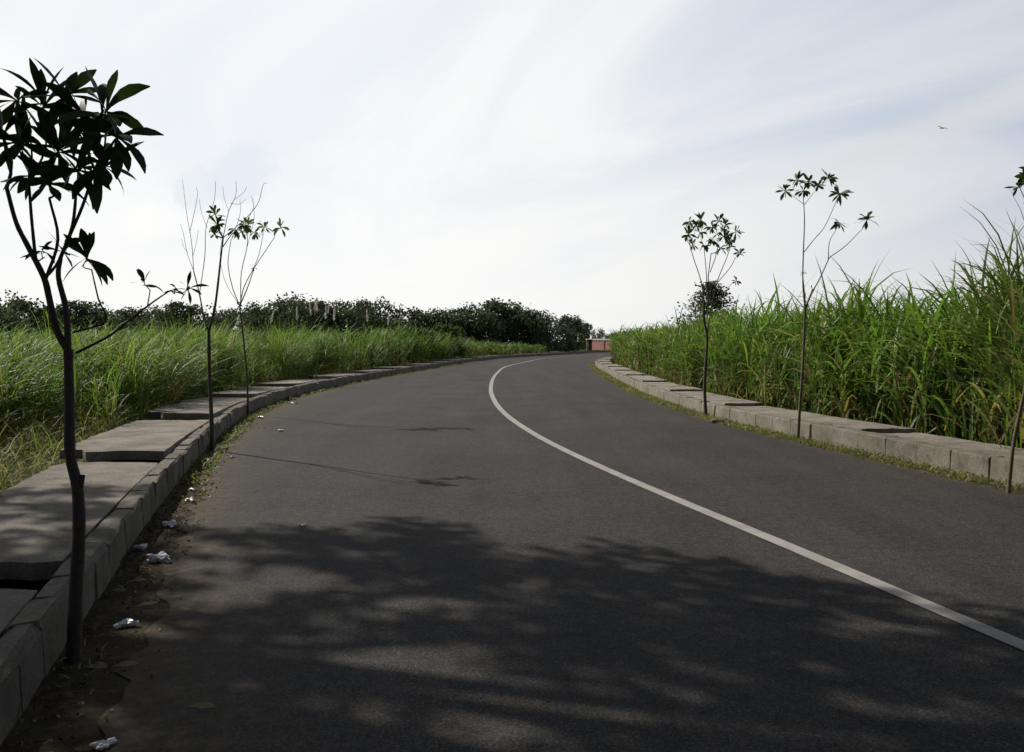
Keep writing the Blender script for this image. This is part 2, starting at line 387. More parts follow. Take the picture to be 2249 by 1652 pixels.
# tufts: grass grows in separate fanning clumps near the drain
cs=vis(scatter(KL,-1,2.0,8,8,34,.95)); wn=np.interp(cs[:,1],[8,11,14,16],[3.6,3.4,2.6,2.0]); cs=cs[(X_at(KL,cs[:,1])-cs[:,0])>wn*1.03]
for cxy in cs:
    k=int(rng.integers(14,26)); xy=cxy+rng.normal(size=(k,2))*.24; hh=HL(cxy[None])[0]*rng.uniform(.82,1.12)
    b=np.array([.098,.175,.036])*rng.uniform(.8,1.25)
    stems(g,xy,rng.uniform(.75,1.05,k)*hh,11,.021,.72,95,.06,base=tuple(b),spread=1.3,lean_=.05,center=cxy)
xy=scatter(KL,-1,1.5,2.2,13,30,13); stems(g,xy,HL(xy)*.62,11,.019,.6,85,.14,base=LG)
xy=vis(scatter(KL,-1,2.0,5.5,8,32,7)); wn=np.interp(xy[:,1],[8,11,14,16],[3.4,3.2,2.4,1.9]); xy=xy[(X_at(KL,xy[:,1])-xy[:,0])>wn*1.03]; stems(g,xy,HL(xy)*.88,12,.021,.62,80,.06,base=(.08,.145,.032))
for (cx,cy,hh,k) in [(-7.35,15.6,1.5,60),(-8.6,16.4,1.7,50),(-7.6,18.0,1.6,45),(-9.2,13.8,1.5,50),(-8.3,22,1.8,50),(-8.0,28,1.9,50),(-7.7,11.8,1.2,40)]:
    xy=np.array([cx,cy])+rng.normal(size=(k,2))*.26; stems(g,xy,rng.uniform(.8,1.08,k)*hh,12,.021,.8,110,.10,base=(.13,.20,.048),spread=1.5,center=(cx,cy))
xy=vis(scatter(KL,-1,1.5,4.5,32,70,10)); stems(g,xy,HL(xy)*clumpy(xy,.8,.12),10,.036,.6,85,.06,base=(.09,.16,.036))
xy=clear_end(vis(scatter(KL,-1,1.6,5,70,92,6))); stems(g,xy,HL(xy)*.8,8,.075,.6,80,.06,base=(.08,.135,.035))
xy=vis(scatter(KL,-1,6.5,14,8,40,4.5)); stems(g,xy,HL(xy),9,.032,.55,75,.06,base=LG)
xy=clear_end(vis(scatter(KL,-1,4.5,30,35,75,1.8))); stems(g,xy,HL(xy),7,.07,.5,75,.06,base=LG)
xy=vis(scatter(KL,-1,14,30,16,40,2.0)); stems(g,xy,HL(xy),7,.052,.5,75,.06,base=LG)
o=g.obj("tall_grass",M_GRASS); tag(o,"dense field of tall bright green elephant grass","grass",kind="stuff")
g=Geo(); xy=scatter(KL,-1,1.45,6,4.5,16,150); xy=vis(xy); n=len(xy)
c=greens(n,.48,(.11,.155,.045)); strips(g,np.c_[xy,np.zeros(n)],rng.uniform(0,6.28,n),R(85)-rng.random(n)*R(35),R(40)-rng.random(n)*R(80),rng.uniform(.15,.75,n)*clumpy(xy,2.2,.45),rng.uniform(.006,.014,n),c)
o=g.obj("dry_grass",M_GRASS); tag(o,"low patch of straw coloured dry grass","grass",kind="stuff")

def HR(xy):
    D=xy[:,1]; return (1.98+.55*np.exp(-np.maximum(D-7.5,0)/3.2))*clumpy(xy,1.1,.07)
RG=(.105,.188,.038)
g=Geo()
xy=scatter(KR,1,1.08,1.7,6,28,20); stems(g,xy,HR(xy)*.82,13,.040,.60,85,.08,RG,spread=1.05,lean_=.07,lowdry=.32)
xy=scatter(KR,1,1.5,4.5,6,30,17); stems(g,xy,HR(xy),13,.044,.55,80,.05,RG,spread=.95,lean_=.06,lowdry=.3)
xy=scatter(KR,1,1.15,4.5,30,62,8); stems(g,xy,HR(xy),10,.062,.5,85,.06,(.10,.17,.038),lean_=.06)
xy=scatter(KR,1,1.3,5,62,98,4); stems(g,xy,HR(xy),8,.11,.5,90,.06,(.09,.15,.038),lean_=.06)
xy=vis(scatter(KR,1,4.5,14,7,40,4.5)); stems(g,xy,HR(xy)*1.03,8,.047,.5,85,.06,RG,lean_=.06)
xy=vis(scatter(KR,1,4.5,26,30,60,1.6)); stems(g,xy,HR(xy)*1.03,7,.088,.48,95,.06,(.10,.17,.04),lean_=.06)
xy=np.array([6.45,10.1])+rng.normal(size=(26,2))*np.array([.20,.3]); stems(g,xy,rng.uniform(2.5,3.15,26),16,.032,.42,50,.08,(.085,.125,.04),lean_=.05)
xy=np.array([6.15,9.3])+rng.normal(size=(26,2))*.22; stems(g,xy,rng.uniform(2.2,2.75,26),15,.035,.42,60,.08,(.09,.135,.04),lean_=.05)
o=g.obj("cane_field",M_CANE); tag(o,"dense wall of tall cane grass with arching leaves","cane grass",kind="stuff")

g=Geo()
def tufts(P,sgn,w0,w1,D0,D1,dens,hmax,th,base,dry=.25):
    xy=scatter(P,sgn,w0,w1,D0,D1,dens)
    k=np.sin(xy[:,0]*5.1+xy[:,1]*3.3)*np.sin(xy[:,1]*2.1)+rng.normal(size=len(xy))*.4; xy=xy[k>th]; n=len(xy)
    strips(g,np.c_[xy,np.full(n,.005)],rng.uniform(0,6.28,n),R(80)-rng.random(n)*R(50),R(20)-rng.random(n)*R(60),rng.uniform(.03,hmax,n),rng.uniform(.006,.012,n)*(1+xy[:,1]/30),greens(n,dry,base))
tufts(KR,-1,.0,.42,6,50,800,.14,-.45,(.13,.15,.045)); tufts(KL,1,.0,.30,8.5,60,700,.13,-.15,(.10,.13,.035)); tufts(KL,1,.0,.4,2,9,220,.07,.5,(.05,.055,.022),.5)
tufts(KL,-1,1.25,1.8,4,30,340,.4,-.3,(.11,.14,.045),.35); tufts(KR,1,.95,1.25,6,30,300,.4,-.3,(.09,.12,.035))
o=g.obj("verge_grass",M_GRASS); tag(o,"short yellowish weeds growing along the kerb foot","weeds",kind="stuff")
g=Geo(); D_=rng.uniform(2.2,15,2600); w_=np.abs(rng.normal(size=2600))*.17+.02
s_=np.interp(D_,KL[:,1],np.arange(len(KL))).astype(int); T_=np.gradient(KL,axis=0); T_/=np.linalg.norm(T_,axis=1)[:,None]
xy=KL[s_]+np.stack([T_[s_,1],-T_[s_,0]],1)*w_[:,None]; n=len(xy)
P=np.c_[xy,np.full(n,.016)]; cc=np.array([[.13,.09,.05],[.08,.055,.035],[.20,.16,.11],[.06,.05,.04]])[rng.integers(0,4,n)]
quads(g,P,rng.uniform(.005,.020,n),cc,1.6,.2)
o=g.obj("gutter_debris",M_DRY); tag(o,"scattered dry leaves and grit in the gutter","debris",kind="stuff")

# ------------------------------------------------------------------ saplings
def sapling(base,bp,s,branches,ros,label,name="roadside_sapling",A=.22,ph=0.,leafL=.17,leafW=.055,nleaf=10,bare=(),lc=(.035,.06,.018),tc=(.085,.07,.055),grp="young trees planted along the kerb",droop=55,tipd=.12):
    root=empty(name,(base[0],base[1],0)); tag(root,label,"young tree",group=grp)
    zmax=(bp[1]-min(r[1] for r in ros))*s
    def W(p):
        x=(p[0]-bp[0])*s; z=(bp[1]-p[1])*s
        k=np.clip((z/zmax-.35)*1.6,0,1.3)
        return np.array([x,A*np.sin(4.*x/ (A+.3)*.5+z*1.3+ph)*k,z])
    g=Geo(); tips=[]
    for pts,r0,r1 in branches:
        q=[W(p) for p in pts]; q[0]=q[0]-np.array([0,0,.03]) if pts[0][1]>=bp[1]-2 else q[0]
        tube(g,q,r0,r1,tc); tips.append((q[-1],r1))
    gl=Geo()
    for r in ros:
        sz=r[2] if len(r)>2 else 1.
        c=W(r)+np.array([0,rng.uniform(-tipd,tipd)*sz,0])
        cand=[(np.linalg.norm(c-t)+ (1.5*max(0,t[2]-c[2]+.02)),t,rr) for t,rr in tips]; _,t,rr=min(cand,key=lambda a:a[0])
        mid=(t+c)/2+np.array([rng.normal()*.02,rng.normal()*.02,-.015])
        tube(g,[t,mid,c],rr,max(.0022,rr*.5),tc,6,3)
        n=int((nleaf*rng.uniform(.85,1.15))*min(1,sz+.2)); az=np.linspace(0,2*np.pi,n,endpoint=False)+rng.uniform(0,6)+rng.normal(size=n)*.2
        th0=np.where(rng.random(n)<.28,rng.uniform(R(45),R(82),n),rng.uniform(R(-50),R(30),n)); th1=th0-R(10)-rng.random(n)*R(droop)
        P=np.tile(c,(n,1))+rng.normal(size=(n,3))*.006
        col=np.array(lc)*(rng.uniform(.7,1.4,(n,1)))
        strips(gl,P,az,th0,th1,leafL*sz*rng.uniform(.75,1.12,n),leafW*sz*rng.uniform(.8,1.15,n),col,roll=rng.uniform(-1.1,1.1,n),prof=OBL)
    for pts,r0,r1 in bare: tube(g,[W(p) for p in pts],r0,r1,(.16,.13,.10),6)
    t=g.obj("trunk",M_BARK,True,root); t["label"]="slender branching brown stem"
    c=gl.obj("crown",M_LEAF,True,root); c["label"]="whorls of oblong dark green leaves"
    return root
s=3.83/1800
sapling((-2.05,3.83),(155,1455),s,[
 ([(155,1455),(160,1300),(167,1180),(164,1075),(147,1000),(139,900),(128,768)],.031,.021),
 ([(164,1090),(170,1066),(176,1044)],.018,.010),
 ([(128,772),(98,722),(78,655),(62,605),(22,535),(-8,480),(-35,400)],.018,.009),
 ([(128,772),(118,680),(96,605),(100,560)],.015,.010),
 ([(100,560),(122,515),(165,450),(214,378)],.009,.006),
 ([(100,560),(132,490),(153,400)],.009,.006),
 ([(66,612),(92,520),(68,425)],.008,.006),
 ([(40,560),(25,470),(14,388)],.008,.006),
 ([(62,610),(88,580),(104,548)],.008,.005),
 ([(146,776),(225,738),(290,695),(345,662),(385,640)],.007,.0028),
 ([(136,730),(215,706),(198,655),(182,590)],.0055,.003),
 ([(325,676),(335,640)],.003,.0022),
 ([(45,570),(60,560)],.004,.003),
 ],[(42,205,1.0),(135,212,1.0),(188,262,.95),(-8,300,1.05),(85,318,1),(262,268,1.05),(295,325,1.05),(238,372,.9),(70,392,.9),(158,372,.9),(10,372,.8),(-45,280,1),(-30,190,1),
   (104,545,.55),(180,568,.72),(325,625,.40),(425,638,.38),(395,640,.22),(52,548,.45)],
 "leafy sapling with thin dark trunk growing beside the kerb",leafL=.215,leafW=.052,nleaf=13,lc=(.020,.036,.013),tc=(.05,.042,.036),A=.2,droop=50,tipd=.05)
s=11.2/1800
sapling((-4.10,11.2),(465,985),s,[
 ([(465,985),(463,900),(459,810),(457,722)],.030,.022),
 ([(457,722),(472,680),(483,640),(496,565),(500,520)],.020,.010),
 ([(457,722),(446,690),(438,640),(428,590)],.011,.007),
 ([(500,520),(490,495),(486,478)],.007,.004),
 ([(500,540),(515,510),(528,495)],.007,.004)],
 [(484,470,1),(492,495,1.),(487,515,.8),(520,500,.9),(532,486,1.)],
 "half bare sapling with a few leaf whorls beside the kerb",leafL=.15,leafW=.045,nleaf=11,lc=(.08,.115,.028),A=.3,ph=1.,
 bare=[([(428,590),(432,530),(428,470),(424,400)],.005,.002),([(428,590),(415,550),(412,510),(407,490)],.004,.002),([(430,560),(445,530),(452,505)],.003,.002),([(430,510),(445,470),(452,430),(449,415)],.004,.002),([(438,640),(462,560),(468,500),(480,440),(478,395)],.006,.0025),
  ([(470,500),(460,470),(455,440)],.003,.002),([(500,520),(505,460),(512,420),(508,385)],.006,.0025),([(505,460),(495,430),(490,405)],.003,.002),([(512,430),(524,410),(527,395)],.003,.002),([(500,520),(535,470),(552,430),(558,388),(568,384)],.006,.0025),([(540,465),(545,440),(540,420)],.003,.002),([(418,550),(408,540),(403,520)],.003,.002),([(505,440),(520,440),(530,425)],.003,.002)])
s=16.6/1800
sapling((-5.35,16.6),(543,912),s,[
 ([(543,912),(541,830),(534,750),(529,672)],.022,.015),
 ([(529,672),(515,630),(508,580),(512,530)],.010,.006),
 ([(529,672),(540,630),(556,590),(575,545),(592,515)],.010,.006),
 ([(532,660),(534,600),(540,545),(538,515)],.009,.006),
 ([(552,600),(562,560),(566,510)],.007,.005)],
 [(605,495,1.25),(566,492,1.),(537,490,1.1),(526,508,1.),(552,508,.9),(558,590,.4),(530,668,.35)],
 "tall thin sapling with light green leaf whorls by the kerb",leafL=.19,leafW=.055,nleaf=12,lc=(.10,.14,.035),A=.35,ph=2.,tc=(.12,.10,.08),
 bare=[([(512,530),(520,470),(515,430)],.006,.003),([(529,672),(500,620),(492,560),(500,500)],.006,.003),([(540,545),(545,470),(535,420)],.005,.003)])
s=16.3/1800
sapling((3.86,16.3),(1553,915),s,[
 ([(1553,915),(1550,850),(1553,790),(1556,740),(1549,700),(1548,660)],.034,.020),
 ([(1549,700),(1556,660),(1553,610),(1556,560)],.014,.008),
 ([(1549,670),(1540,620),(1522,570),(1512,540)],.011,.006),
 ([(1556,735),(1563,680),(1572,620),(1592,570),(1605,545)],.011,.006),
 ([(1553,640),(1547,590),(1540,545)],.009,.006),
 ([(1570,625),(1600,590),(1618,565)],.008,.005),
 ([(1560,680),(1590,640),(1608,620)],.006,.004),
 ([(1556,600),(1568,560),(1575,520)],.008,.005)],
 [(1508,492,1),(1535,487,1.05),(1506,520,1),(1532,515,.9),(1556,505,.9),(1575,488,1),(1602,490,1),(1632,503,1.05),(1562,530,1),(1588,522,.9),(1612,522,1),(1542,542,.9),(1575,550,.85),(1605,540,.8),(1630,555,.9),(1518,540,.8),(1614,618,.6),(1590,505,.8),(1520,503,.8)],
 "slim sapling with a rounded tuft of dark leaves beside the kerb",leafL=.185,leafW=.058,nleaf=14,lc=(.055,.085,.03),A=.4,ph=.5)
s=12.5/1800
sapling((4.36,12.5),(1755,967),s,[
 ([(1755,967),(1760,890),(1767,790),(1770,680)],.024,.016),
 ([(1770,680),(1767,620),(1775,550),(1782,480),(1780,435)],.012,.006),
 ([(1770,680),(1788,645),(1812,608),(1832,565)],.011,.007),
 ([(1832,565),(1862,540),(1885,510)],.007,.004),
 ([(1830,568),(1832,530),(1842,505)],.006,.004),
 ([(1777,552),(1800,525),(1822,495),(1838,440)],.007,.004),
 ([(1782,445),(1765,430),(1750,418)],.004,.003),
 ([(1782,445),(1795,425),(1808,405)],.004,.003)],
 [(1742,412,.95),(1763,393,1),(1790,395,1.05),(1815,395,1),(1782,412,.9),(1800,410,.8),(1843,428,1.15),(1890,490,1.25),(1842,492,.95),(1769,600,.4),(1793,635,.35)],
 "tall spindly sapling with forked stem and small leaf whorls",leafL=.165,leafW=.048,nleaf=15,lc=(.065,.095,.035),A=.3,ph=3.,tc=(.12,.10,.08))
s=8.06/1800
sapling((4.88,8.06),(2222,1085),s,[
 ([(2222,1085),(2232,990),(2246,915),(2262,840),(2268,740)],.021,.013),
 ([(2268,740),(2262,640),(2275,540),(2272,470)],.009,.006),
 ([(2268,740),(2300,640),(2330,540),(2340,470)],.009,.006)],
 [(2252,400,1),(2262,440,1),(2285,395,1),(2310,430,1),(2340,420,1),(2370,450,1),(2300,370,1),(2345,380,1),(2235,415,.7)],
 "leaning sapling with brown stem at the edge of the weedy verge",leafL=.16,leafW=.05,nleaf=12,lc=(.035,.06,.018),tc=(.13,.10,.07),A=.25,ph=1.5)

# ------------------------------------------------------------------ distant trees
def tree_mesh(seed,h,w,nb,nl,col,ls,low=.25):
    r=np.random.default_rng(seed); gt=Geo(); gc=Geo()
    tube(gt,[(0,0,-.1),(r.normal()*.1,0,h*.25),(r.normal()*.2,.1,h*.55)],.22,.12,(.08,.07,.06),8)
    blobs=[]
    for i in range(nb):
        a=r.uniform(0,6.28); rad=w*.42*math.sqrt(r.random()); z=h*(low+(1-low)*r.random()*.85)
        k=1-max(0,(z/h-.65))*1.1
        blobs.append((rad*math.cos(a)*k,rad*math.sin(a)*k,z,r.uniform(.09,.19)*w))
    blobs.append((0,0,h*.88,w*.12))
    for b in blobs[:7]:
        tube(gt,[(0,0,h*.2),(b[0]*.4,b[1]*.4,h*.2+(b[2]-h*.2)*.6),(b[0],b[1],b[2])],.08,.02,(.08,.07,.06),6)
    for b in blobs:
        m=nl//nb; d=r.normal(size=(m,3)); d/=np.linalg.norm(d,axis=1)[:,None]; d[:,2]*=.75
        P=np.array(b[:3])+d*b[3]*(r.uniform(.5,1.25,(m,1))); P=P[P[:,2]>.2]
        c=np.array(col)*r.uniform(.7,1.3)*r.uniform(.8,1.2,(len(P),1)); quads(gc,P,r.uniform(.6,1.3,len(P))*ls,c,1.5)
    return gt,gc
_cache={}
def make_tree(name,variants,k,loc,sc,label,cat,grp):
    root=empty(name,loc); root.scale=sc; root.rotation_euler=(0,0,random.uniform(0,6.28)); tag(root,label,cat,group=grp)
    if (name,k) not in _cache:
        gt,gc=variants[k]; t=gt.obj("trunk",M_BARK,True,root); c=gc.obj("crown",M_TREE,False,root); _cache[(name,k)]=(t,c)
    else:
        for src in _cache[(name,k)]:
            q=src.copy(); q.parent=root; link(q)
    return root
var=[tree_mesh(11+i,6.5,[8,9.5,8,10][i],[34,38,30,40][i],4600,(.095,.118,.080),.25,.05) for i in range(4)]  # crown colour lightened towards grey, distance haze painted into the leaves
def HT(D,y): return 1.5+(750-y)*D/1800
line=[(-260,664,66),(-180,660,70),(-90,660,68),(-20,645,70),(45,652,74),(105,670,80),(160,658,78),(215,674,84),(270,674,84),(330,670,88),(395,662,84),(440,675,90),(500,675,92),(560,664,84),(610,654,82),(655,654,84),(700,658,86),(745,661,86),(790,657,88),(840,660,90),(900,674,95),(950,676,96),(1000,676,98),(1040,671,98),(1085,655,98),(1130,662,100),(1165,680,104),(1205,692,110),(1245,690,114),(1268,692,124),(1290,708,152),(1318,722,158)]
for i,(px,py,D) in enumerate(line):
    h=HT(D,py); X=(px-1124)/1800*D; k=i%4; ww=1 if D<120 else .5
    make_tree("distant_tree",var,k,(X,D+random.uniform(-2,2),0),(ww*h/6.5*random.uniform(.85,1.15),ww*h/6.5*random.uniform(.85,1.1),h/6.5),"dark bushy broadleaf tree at the edge of the grass field","tree","trees lining the far edge of the field")
for (px,py,D) in [(1375,727,165),(1400,727,168),(1355,730,170),(1430,725,165)]:
    h=HT(D,py)*1.0; make_tree("distant_tree",var,0,((px-1124)/1800*D,D,0),(h/6.5*1.4,h/6.5*1.2,h/6.5),"small hazy tree beyond the road bend","tree","trees lining the far edge of the field")
bv=[tree_mesh(31+i,2.6,3.6,12,1500,(.075,.115,.04),.15,.12) for i in range(2)]
for i,(px,py,D) in enumerate([(905,728,46),(940,722,50),(985,720,52),(1030,716,55),(1075,722,58),(1110,730,62),(880,735,42),(1150,735,66),(1055,712,64)]):
    h=HT(D,py); X=min((px-1124)/1800*D, X_at(KL,D)-3.2)
    make_tree("bush",bv,i%2,(X,D,0),(h/2.6,h/2.6,h/2.6),"dense dark green bush standing in tall grass","bush","bushes among the tall grass")
root=empty("conical_tree",(14.6,60,0)); tag(root,"dark cone shaped tree rising above the cane","tree")
gt=Geo(); gc=Geo(); tube(gt,[(0,0,0),(.05,0,3),(0,0,5.6)],.14,.04,(.07,.06,.05))
for i in range(13):
    z=1.2+i*.35; w=3.8*(1-.066*i)*(.85+.3*random.random())
    for j in range(9):
        a=j*6.28/9+random.random()*.7; L=max(.4,w*random.uniform(.6,1.1)); e=(math.cos(a)*L,math.sin(a)*L,z+.4*random.random())
        tube(gt,[(0,0,z-.15),e],.03,.008,(.07,.06,.05),5)
        t=rng.uniform(.2,1.12,36)[:,None]; P=np.array([0,0,z-.1])*(1-t)+np.array(e)*t+rng.normal(size=(36,3))*np.array([.24,.24,.12])
        quads(gc,P,rng.uniform(.08,.17,36),np.array([.085,.10,.065])*rng.uniform(.6,1.5,(36,1)))
gt.obj("trunk",M_BARK,True,root); gc.obj("crown",M_TREE,False,root)

def plume(px,py,D,k):
    X=(px-1124)/1800*D; h=HT(D,py); root=empty("reed_plume",(X,D,0)); tag(root,"pale feathery reed plume on a thin stalk above grass","reed",group="flowering reeds in the grass field")
    g=Geo(); le=rng.normal()*.25; tube(g,[(0,0,0),(le*.3,0,h*.5),(le,0,h)],.010,.005,(.2,.2,.1),5); g.obj("stalk",M_BARK,True,root)
    g=Geo(); n=120; t=rng.random(n); P=np.c_[le*(.75+.25*t),np.zeros(n),h-.55+t*.55]
    strips(g,P,rng.uniform(0,6.28,n),R(82)-rng.random(n)*R(20),R(60)-rng.random(n)*R(60),rng.uniform(.06,.16,n)*(1.1-t*.6),np.full(n,.02),np.tile((.72,.69,.70),(n,1))*rng.uniform(.7,1.1,(n,1)),prof=np.array([.6,1,.4]))
    g.obj("flower_head",M_PLUME,False,root)
for i,(px,py) in enumerate([(655,676),(680,658),(690,668),(699,660),(709,674),(716,662),(729,680),(740,666),(574,684),(812,682),(497,694),(845,690)]): plume(px,py,34+i%4*2,i)

# ------------------------------------------------------------------ overhanging shade tree
az=np.array([.8,-.6]); EL_=R(38); ct=1/math.tan(EL_)
root=empty("shade_tree",(-8.6,8.0,0)); tag(root,"large spreading shade tree standing beside the drain","tree")
gt=Geo(); gc=Geo()
ex=[-7,-5,-4,-2.9,-2.2,-1.4,-.84,-.4,-.08,.5,1.0,1.5,2.1,2.7,3.5,5,7]; ey=[6.6,7.3,7.2,6.7,6.35,6.5,6.8,6.6,5.95,5.65,5.75,5.35,4.85,4.4,4.05,3.6,3.2]
holes=[(-1.6,5.22,.62,.17,-.25),(-1.15,5.02,.3,.12,-.5),(-1.85,5.75,.3,.07,-.2),(-.45,4.66,.30,.13,-.35),(-.02,4.60,.16,.06,-.2),(-1.1,4.46,.26,.06,-.2),(-1.5,4.75,.2,.05,-.2),(-.62,3.88,.28,.16,-.45),(-.30,3.68,.30,.17,-.4),(.05,3.42,.28,.08,-.3),(.45,3.22,.34,.09,-.25),(1.95,4.2,.24,.07,-.25),(-.8,3.56,.10,.05,0),(1.07,5.42,.18,.04,-.2),(-3.1,5.4,.7,.12,0),(-3.3,6.4,.5,.09,.1),(-2.2,5.95,.3,.09,0),(-2.4,6.2,.2,.06,0),(1.2,3.2,.2,.05,-.2)]
nc_=11500; SX=rng.uniform(-7,7,nc_); SY=rng.uniform(-4,7.9,nc_)
f1=np.sin(SX*3.7+1.3*np.sin(SY*2.9)+.5)*np.sin(SY*5.3+1.1*np.sin(SX*2.3)); f2=np.sin(SX*9.1+2*np.sin(SY*6.7))*np.sin(SY*13.3+1.7*np.sin(SX*5.9)+1)
edge=np.interp(SX,ex,ey)+.10*np.sin(SX*7.3)*np.sin(SX*3.1+1)+.14*np.sin(SX*19+1)*np.sin(SX*6.3)+rng.normal(size=nc_)*.13
keep=SY<edge
for (cx,cy,a,b,tilt) in holes:
    dx,dy=SX-cx,SY-cy; u=dx*math.cos(tilt)+dy*math.sin(tilt); v=-dx*math.sin(tilt)+dy*math.cos(tilt)
    rr=(u/(a+.03))**2+(v/(b+.05))**2; keep&=~((rr<1.1+.5*f2+rng.normal(size=nc_)*.3))
keep&=((.5*f1+.5*f2)<np.interp(SX,[-1.2,0,.8],[.40,.48,.66])+rng.normal(size=nc_)*.08)
keep&=((SX/7.2)**2+((SY-1.5)/6.2)**2<1)
keep&=(SY>1.8)|(rng.random(nc_)<.35)
SX,SY=SX[keep],SY[keep]; n=len(SX)
h=7.6+.7*np.sin(SX*1.1)*np.sin(SY*.9)+rng.uniform(-.7,.9,n)
Pc=np.c_[SX-az[0]*ct*h+8.6,SY-az[1]*ct*h-8.0,h]
P=np.repeat(Pc,8,0)+rng.normal(size=(n*8,3))*.075
quads(gc,P,rng.uniform(.06,.12,len(P)),np.array([.035,.06,.018])*rng.uniform(.7,1.4,(len(P),1)),1.7)
tube(gt,[(0,0,-.1),(.1,.05,1.5),(-.05,.1,3.2),(.1,0,4.6)],.26,.19,(.09,.075,.06),12)
for i in range(16):
    j=rng.integers(0,n); e=Pc[j]; m=np.array([e[0]*.45,e[1]*.45,4.6+(e[2]-4.6)*.65])
    tube(gt,[(.08,0,4.3),m,e],.10,.02,(.09,.075,.06),7)
gt.obj("trunk",M_BARK,True,root); gc.obj("crown",M_TREE,False,root)

# ------------------------------------------------------------------ far boundary wall and gate post
def pm(name,c,rough=.8):
    m,nt,p,out=newmat(name); co=pos(nt)
    nt.links.new(mix(nt,1.0,c,ramp(nt,noise(nt,3,5,.6,co),[(.3,(.8,)*3),(.7,(1.15,)*3)]),"MULTIPLY"),p.inputs["Base Color"]); p.inputs["Roughness"].default_value=rough; return m
M_WALL=pm("pink_wall_material",(.50,.24,.21)); M_TRIM=pm("coping_material",(.75,.70,.66)); M_PIL=pm("pilaster_material",(.42,.18,.15))
root=empty("boundary_wall",(19.2,143,0)); root.rotation_euler=(0,0,R(-52)); tag(root,"long low pinkish red masonry wall with pale coping","wall")
g=Geo(); box(g,-9,9,-.12,.12,0,1.7,(1,1,1)); g.obj("panel",M_WALL,parent=root)
g=Geo(); box(g,-9.05,9.05,-.2,.2,1.703,2.0,(1,1,1)); g.obj("coping",M_TRIM,parent=root)
for x in (-8.8,-4.4,0,4.4,8.8):
    g=Geo(); box(g,x-.16,x+.16,-.19,-.123,0,1.7,(1,1,1)); g.obj("pilaster",M_PIL,parent=root)
root=empty("gate_post",(12.75,134,0)); tag(root,"short dark gate post with a flat cap beside the road","gate post")
g=Geo(); box(g,-.3,.3,-.3,.3,0,1.6,(.05,.045,.045)); g.obj("post",M_BARK,parent=root)
g=Geo(); box(g,-.42,.42,-.42,.42,1.603,1.8,(.07,.06,.055)); g.obj("cap",M_BARK,parent=root)

# ------------------------------------------------------------------ litter, stones, bird
M_PLASTIC,nt,p,_=newmat("white_plastic_material"); p.inputs["Base Color"].default_value=(.75,.76,.78,1); p.inputs["Roughness"].default_value=.35
nt.links.new(ramp(nt,noise(nt,40,4,.6,pos(nt)),[(.3,(.5,.5,.52)),(.6,(.8,.8,.82))]),p.inputs["Base Color"])
M_STONE=mat_concrete("stone_material",(.20,.17,.13))
def lump(name,x,y,z,sx,sy,sz,mat,label,cat,grp,rough=.35,seed=0):
    bm=bmesh.new(); bmesh.ops.create_icosphere(bm,subdivisions=3,radius=1); r=np.random.default_rng(seed)
    ph=r.uniform(0,6,9)
    for v in bm.verts:
        c=v.co; k=1+rough*(math.sin(c.x*4+ph[0])*math.sin(c.y*5+ph[1])+.5*math.sin(c.z*9+ph[2]+c.x*7)*math.sin(c.y*11+ph[3]))+r.normal()*rough*.18
        a=math.atan2(c.y,c.x); k*=1+rough*.8*math.sin(a*3+ph[4])
        v.co=Vector((c.x*k*sx,c.y*k*sy,(c.z*k+.8)*sz))
    me=bpy.data.meshes.new(name); bm.to_mesh(me); bm.free(); me.materials.append(mat)
    o=link(bpy.data.objects.new(name,me)); o.location=(x,y,z); o.rotation_euler=(0,0,r.uniform(0,3)); tag(o,label,cat,group=grp)
def gp(px,py): D=2700/(py-750); return (px-1124)/1800*D,D
for i,(px,py,sz) in enumerate([(350,1235,.070),(372,1158,.052),(277,1378,.042),(665,1158,.026),(417,1103,.04),(475,992,.055),(455,1015,.05),(510,1008,.03),(308,1208,.04),(572,920,.06),(615,949,.05),(645,888,.06),(870,821,.07),(225,1648,.03),(420,1080,.03)]):
    x,y=gp(px,py); lump("plastic_litter",x,y,.012,sz,sz*.75,sz*.34,M_PLASTIC,"crumpled white plastic scrap lying by the kerb" if px<600 else "small white plastic scrap lying on asphalt","litter","plastic litter along the road",.42,i)
for i,(px,py,sz) in enumerate([(1575,930,.13),(1548,918,.07),(1600,928,.06)]):
    x,y=gp(px,py); lump("stone",x,y,.0,sz,sz*.7,sz*.4,M_STONE,"brown stone at the foot of a sapling","stone","stones by the verge",.12,40+i)
for i,(px,py) in enumerate([(185,1475),(245,1475),(300,1340),(240,1305),(280,1285),(415,1563)]):
    x,y=gp(px,py); g=Geo(); strips(g,np.array([[0,0,.02]]),np.array([random.uniform(-.4,.6)]),np.array([.25]),np.array([-.25]),np.array([.11]),np.array([.04]),np.array([[.20,.17,.09]]),roll=np.array([.3]),prof=OBL)
    o=g.obj("fallen_leaf",M_DRY,True,loc=(x,y,0)); tag(o,"dry curled fallen leaf on the dirt verge","leaf",group="fallen leaves in the gutter")
g=Geo(); tube(g,[(-.12,0,0),(-.05,0,.01),(.05,0,.01),(.13,0,0)],.012,.03,(.02,.02,.02),8); 
V=[(-.03,0,.02),(.05,0,.02),(.03,.2,.07),(-.03,.2,.06),(-.06,.36,.03),(-.04,.36,.03),(.03,-.2,.07),(-.03,-.2,.06),(-.06,-.36,.03),(-.04,-.36,.03),(-.12,.02,0),(-.12,-.02,0),(-.2,-.04,0),(-.2,.04,0)]
g.add(V,[[0,1,2,3],[3,2,5,4],[1,0,7,6],[6,7,8,9],[10,11,12,13]],(.02,.02,.02))
o=g.obj("bird",M_BARK,loc=(21,40,11.9)); o.rotation_euler=(R(25),R(-10),R(20)); tag(o,"small dark bird gliding in the pale sky","bird")

